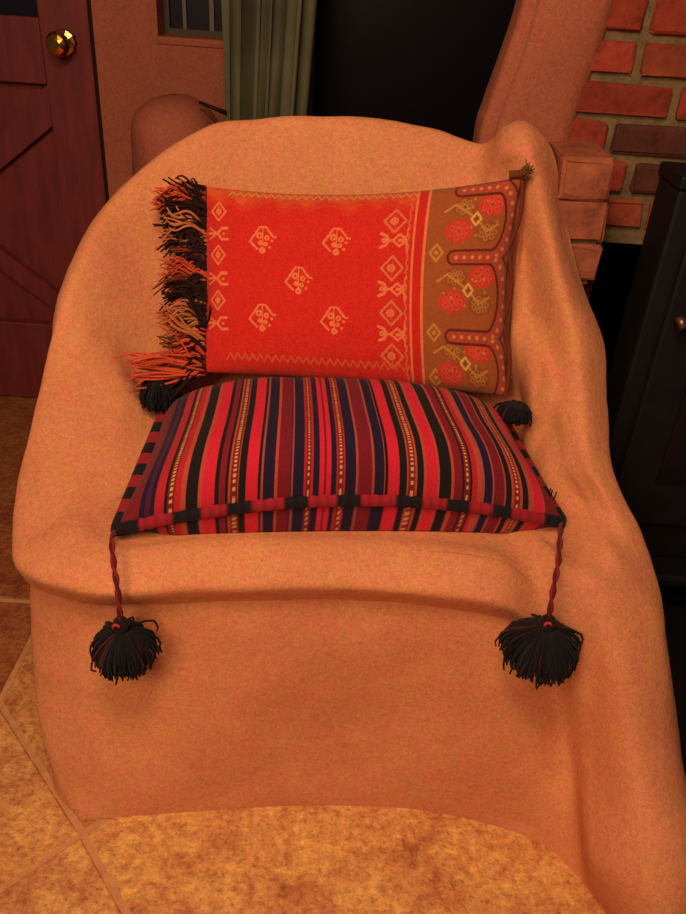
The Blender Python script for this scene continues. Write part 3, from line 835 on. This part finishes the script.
def striped():
    FL = at(116, 530, Z=.475); FR = at(563, 523, Z=.478)
    BL = at(166, 408, Y=1.125); BR = at(503, 420, Y=1.105)
    root = empty('striped_cushion', (0, 1.0, .457))
    tag(root, 'red, navy and black striped wool cushion with black corner tassels, flat on the seat', 'cushion')
    def color(s, t, side):
        return paint_kilim(s, t)
    def sag(v, s, t, side):
        v = v.copy()
        if side < 0:                      # the lower face bellies out under the front seam
            g = np.clip(t / .16, 0, 1); e = np.clip(np.minimum(s, 1 - s) / .12, 0, 1)
            v[:, 1] -= e * (.18 * np.minimum(t, .08) * np.clip(2.5 - 1.5 * g, 0, 1) + .004 * np.sin(g * PI))
            g = np.clip(g * 2, 0, 1); v[:, 2] = v[:, 2] * (1 - g) + g * .4575
        return v
    o, seam = cushion('cover', M['kilim'], (FL, FR, BR, BL),
                      ((0, .010, .038), (-.012, .0, .0), (0, .03, .0), (.010, .0, .0)), .088, .03, 680, 330, color, root, p=4.2, q=.55, sag=sag, clampz=.4575, wrinkle=.0022)
    # rolled edge in red and black blocks
    mb = MB(); N_ = 520; pts = []; cl = []
    red = np.array(lin(150, 34, 46)); blk = np.array(lin(30, 26, 34))
    fr = [(112, 135, 1), (135, 166, 0), (166, 193, 1), (193, 219, 0), (219, 242, 1), (242, 275, 0), (275, 301, 1), (301, 329, 0), (329, 352, 1), (352, 388, 0), (388, 414, 1), (414, 439, 0), (439, 463, 1), (463, 488, 0), (488, 510, 1), (510, 546, 0), (546, 570, 1)]
    V = []; Cc = []; n_ = 14
    for i in range(N_ + 1):
        k = (i / N_) * 4
        if k >= 4: k -= 4
        p = seam(k); e = int(k); x = k - e
        q = seam((k + .01) % 4); d = q - p; d /= np.linalg.norm(d)
        if e == 0:
            X = 112 + x * 455; b = [c for a_, b_, c in fr if a_ <= X < b_]; b = b[0] if b else 1
        else:
            b = 1 if (x * (5.5 if e != 2 else 15)) % 1 < .5 else 0
        col = blk if b else red
        upd = np.array([0, 0, 1.]); sd = np.cross(d, upd); sd /= np.linalg.norm(sd)
        r1 = .0100 * (1 + .10 * math.sin(i * 2.1)); r2 = .0075
        if e in (1, 3): r2 = .0075 + .006 * math.sin(PI * x) ** .5; p = p + sd * (.006 if sd[0] * (1 if e == 1 else -1) > 0 else -.006) * math.sin(PI * x)
        for j in range(n_):
            a = 2 * PI * j / n_
            V.append(p + sd * r2 * math.cos(a) + upd * r1 * math.sin(a)); Cc.append(col * (1 + .18 * math.sin(i * 2.1)))
    Fs = [(i * n_ + j, i * n_ + (j + 1) % n_, (i + 1) * n_ + (j + 1) % n_, (i + 1) * n_ + j) for i in range(N_) for j in range(n_)]
    mb.add(V, Fs, Cc)
    pp = mb.build('rolled_edge', M['yarn'], None, True, True); under(pp, root); pp['label'] = 'rolled edge in alternating red and black blocks'
    # front tassels on cords, hanging over the lip
    hL = at(121, 624, Y=.762); s = seam(0.0)
    tassel(root, hL, .064, .041, [s, at(112, 540, Y=.822), at(114, 565, Y=.784), at(118, 592, Y=.766), hL + np.array([0, 0, .008])], 3)
    hR = at(548, 622, Y=.785); s = seam(.995)
    tassel(root, hR, .068, .048, [s, at(560, 540, Y=.855), at(558, 565, Y=.815), at(553, 592, Y=.788), hR + np.array([0, 0, .008])], 5)
    # rear tassels, crumpled against the clay
    s = seam(2.99); tassel(root, s + np.array([-.010, -.014, .056]), .058, .029, None, 8, 420)
    s = seam(1.97); hh = at(513, 418, Y=1.07); tassel(root, hh + np.array([0.0, 0, .018]), .030, .023, None, 9, 360)
    # few loose hairs of the edging
    hb = MB()
    for x in (546, 553, 541, 549):
        b = at(x, 494 + (x - 541) * .5, Y=.955); hb.tube([b, b + np.array([.002, 0, .008]), b + np.array([.001 + .004 * rng.random(), 0, .014])], .001, 4, lin(26, 22, 24))
    under(hb.build('loose_threads', M['yarn'], None, True, True), root)
striped()

# --- red and gold pillow
def red_pillow():
    TL = at(204, 186, Y=1.262); TR = at(522, 177, Y=1.236); BL = at(203, 372, Y=1.125); BR = at(507, 396, Y=1.125)
    root = empty('brocade_pillow', (0, 1.19, .60))
    tag(root, 'oblong red and gold brocade pillow with a shaggy left fringe, leaning on the chair back', 'pillow')
    img, S_, ox, oy = canvas()
    def color(s, t, side):
        px = 198 + s * 319; py = 183 + t * 200
        if side < 0: return np.tile(np.array(lin(150, 60, 40)), (len(s), 1))
        ix = np.clip(((px - ox) * S_).astype(int), 0, img.shape[1] - 1); iy = np.clip(((py - oy) * S_).astype(int), 0, img.shape[0] - 1)
        return img[iy, ix]
    # corners order so that the face normal looks to the viewer: s right, t down -> cross(s, t) = towards back; flip sides
    def sag(v, s, t, side): return v
    c00, c10, c11, c01 = TL, TR, BR, BL
    o, seam = cushion('cover', M['brocade'], (c00, c10, c11, c01), ((0, -.0, -.020), (-.014, 0, 0), (0, .0, .004), (.004, 0, 0)), .05, .035, 640, 400,
                      color, root, p=3.0, q=.5, wrinkle=.003, flip=-1)
    # scalloped braid along the right edge
    mb = MB(); N_ = 220
    for off, r_, c in ((0., .0036, lin(112, 46, 30)),):
        pts = []
        for i in range(N_ + 1):
            x = i / N_; p = seam(1 + min(x, .9999))
            b = abs(math.sin(x * 3 * PI + .15)) ** .7
            pts.append(p + np.array([.003 + .012 * (b - .6) + off, -.004, 0]))
        mb.tube(pts, r_, 7, c)
    tr = seam(1.0)
    mb.tube([tr + np.array([-.02, -.003, .002]), tr + np.array([-.006, -.005, .005]), tr + np.array([.002, -.006, .010])], [.006, .006, .002], 6, lin(112, 60, 36))
    for k in range(60):
        b_ = tr + np.array([-.004, -.006, .004]) + rng.normal(0, .002, 3)
        mb.tube([b_, b_ + np.array([.006, -.002, .006]) + rng.normal(0, .002, 3), b_ + np.array([.008, -.006, .012]) + rng.normal(0, .0035, 3)], [.0018, .0015, .0007], 4, np.array(lin(120, 78, 44)) * (.6 + .7 * rng.random()))
    under(mb.build('scalloped_braid', M['yarn'], None, True, True), root)['label'] = 'brown scalloped braid along the right edge'
    # fringe: curling yarns in dark and golden bunches
    rd = random.Random(12); mb = MB()
    cols = {'k': (46, 22, 22), 'g': (186, 112, 66), 'o': (204, 80, 52), 'b': (120, 54, 32)}
    bands = [(0, .06, 'o'), (.06, .22, 'k'), (.22, .33, 'g'), (.33, .40, 'k'), (.40, .50, 'o'), (.50, .60, 'k'), (.60, .74, 'g'), (.74, .80, 'k'), (.80, .92, 'b'), (.92, 1.0, 'o')]
    def tuft(x, kind, cnt, Lmul=1, ang=None):
        base_a = ang if ang is not None else rd.gauss(.05, .45)
        ph = rd.random() * 6.28; cu = .004 + .010 * rd.random(); fr = 3 + 4 * rd.random(); L0 = (.048 + .024 * rd.random()) * Lmul; fw = .1 + .25 * rd.random()
        for _ in range(cnt):
            xx = min(max(x + rd.gauss(0, .012), .001), .999)
            p = seam(4 - xx) + np.array([.004, -.012 * rd.random() - .001, 0])
            a = base_a + rd.gauss(0, .13); L_ = L0 * (.8 + .35 * rd.random())
            d = np.array([-math.cos(a), -fw - .1 * rd.random(), math.sin(a)])
            f_ = fr + rd.gauss(0, .4); h_ = ph + rd.gauss(0, .35)
            pts = []; rs = []
            for i in range(11):
                u = i / 10
                q = p + d * L_ * u + np.array([0, cu * .5 * math.cos(f_ * u + h_) * u, cu * math.sin(f_ * u + h_) * u - .010 * u * u])
                pts.append(q); rs.append(.0023 * (1 - .5 * u ** 2))
            c = np.array(lin(*cols[kind])) * (.7 + .5 * rd.random())
            mb.tube(pts, rs, 5, c)
    for k in range(150): tuft(rd.random(), 'k', 3, .62)          # dark under-layer
    for a, b, k in bands:
        for i in range(int((b - a) * 62 * (1.3 if k == 'k' else .9)) + 1):
            kk = k if rd.random() < .8 else rd.choice('kgob')
            tuft(a + (b - a) * rd.random(), kk, 8)
    for i in range(5): tuft(.93 + .07 * rd.random(), 'o', 9, 1.65, rd.gauss(.10, .10))
    for i in range(4): tuft(.01 + .05 * rd.random(), 'o', 7, 1.15, rd.gauss(.1, .15))
    under(mb.build('fringe', M['yarn'], None, True, True), root)['label'] = 'shaggy fringe of black, gold and orange yarn'
red_pillow()

# ================================================================== LIGHT
def area(name, loc, aim, size, power, col):
    l = bpy.data.lights.new(name, 'AREA'); l.shape = 'DISK'; l.size = size; l.energy = power; l.color = col
    o = bpy.data.objects.new(name, l); COL.objects.link(o); o.location = loc
    o.rotation_euler = (Vector(aim) - Vector(loc)).to_track_quat('-Z', 'Y').to_euler(); return o
WARM = (1.0, .64, .38)
area('ceiling_lamp', (-.10, .16, 1.92), (0, .85, .3), .40, 14.5, WARM)
area('room_lamp', (-.55, -.6, 1.75), (.05, .9, .35), .8, 24, WARM)
l = bpy.data.lights.new('wall_lamp', 'POINT'); l.energy = 1.2; l.color = WARM; l.shadow_soft_size = .08
o = bpy.data.objects.new('wall_lamp', l); COL.objects.link(o); o.location = (-.35, 1.0, 2.1)
w = bpy.data.worlds.new('world'); bpy.context.scene.world = w; w.use_nodes = True
w.node_tree.nodes['Background'].inputs['Color'].default_value = (1, .72, .74, 1); w.node_tree.nodes['Background'].inputs['Strength'].default_value = .055

# ================================================================== CAMERA
cam = bpy.data.cameras.new('camera'); co = bpy.data.objects.new('camera', cam); COL.objects.link(co)
cam.sensor_fit = 'VERTICAL'; cam.sensor_height = 24; cam.lens = 24 * F / 914; cam.clip_start = .02
m = Matrix((( rgt[0], upv[0], -fwd[0], 0), (rgt[1], upv[1], -fwd[1], 0), (rgt[2], upv[2], -fwd[2], H), (0, 0, 0, 1)))
co.matrix_world = m
bpy.context.scene.camera = co
vs = bpy.context.scene.view_settings
vs.view_transform = 'Standard'; vs.look = 'None'; vs.gamma = 1; vs.exposure = 0.0; vs.use_curve_mapping = False
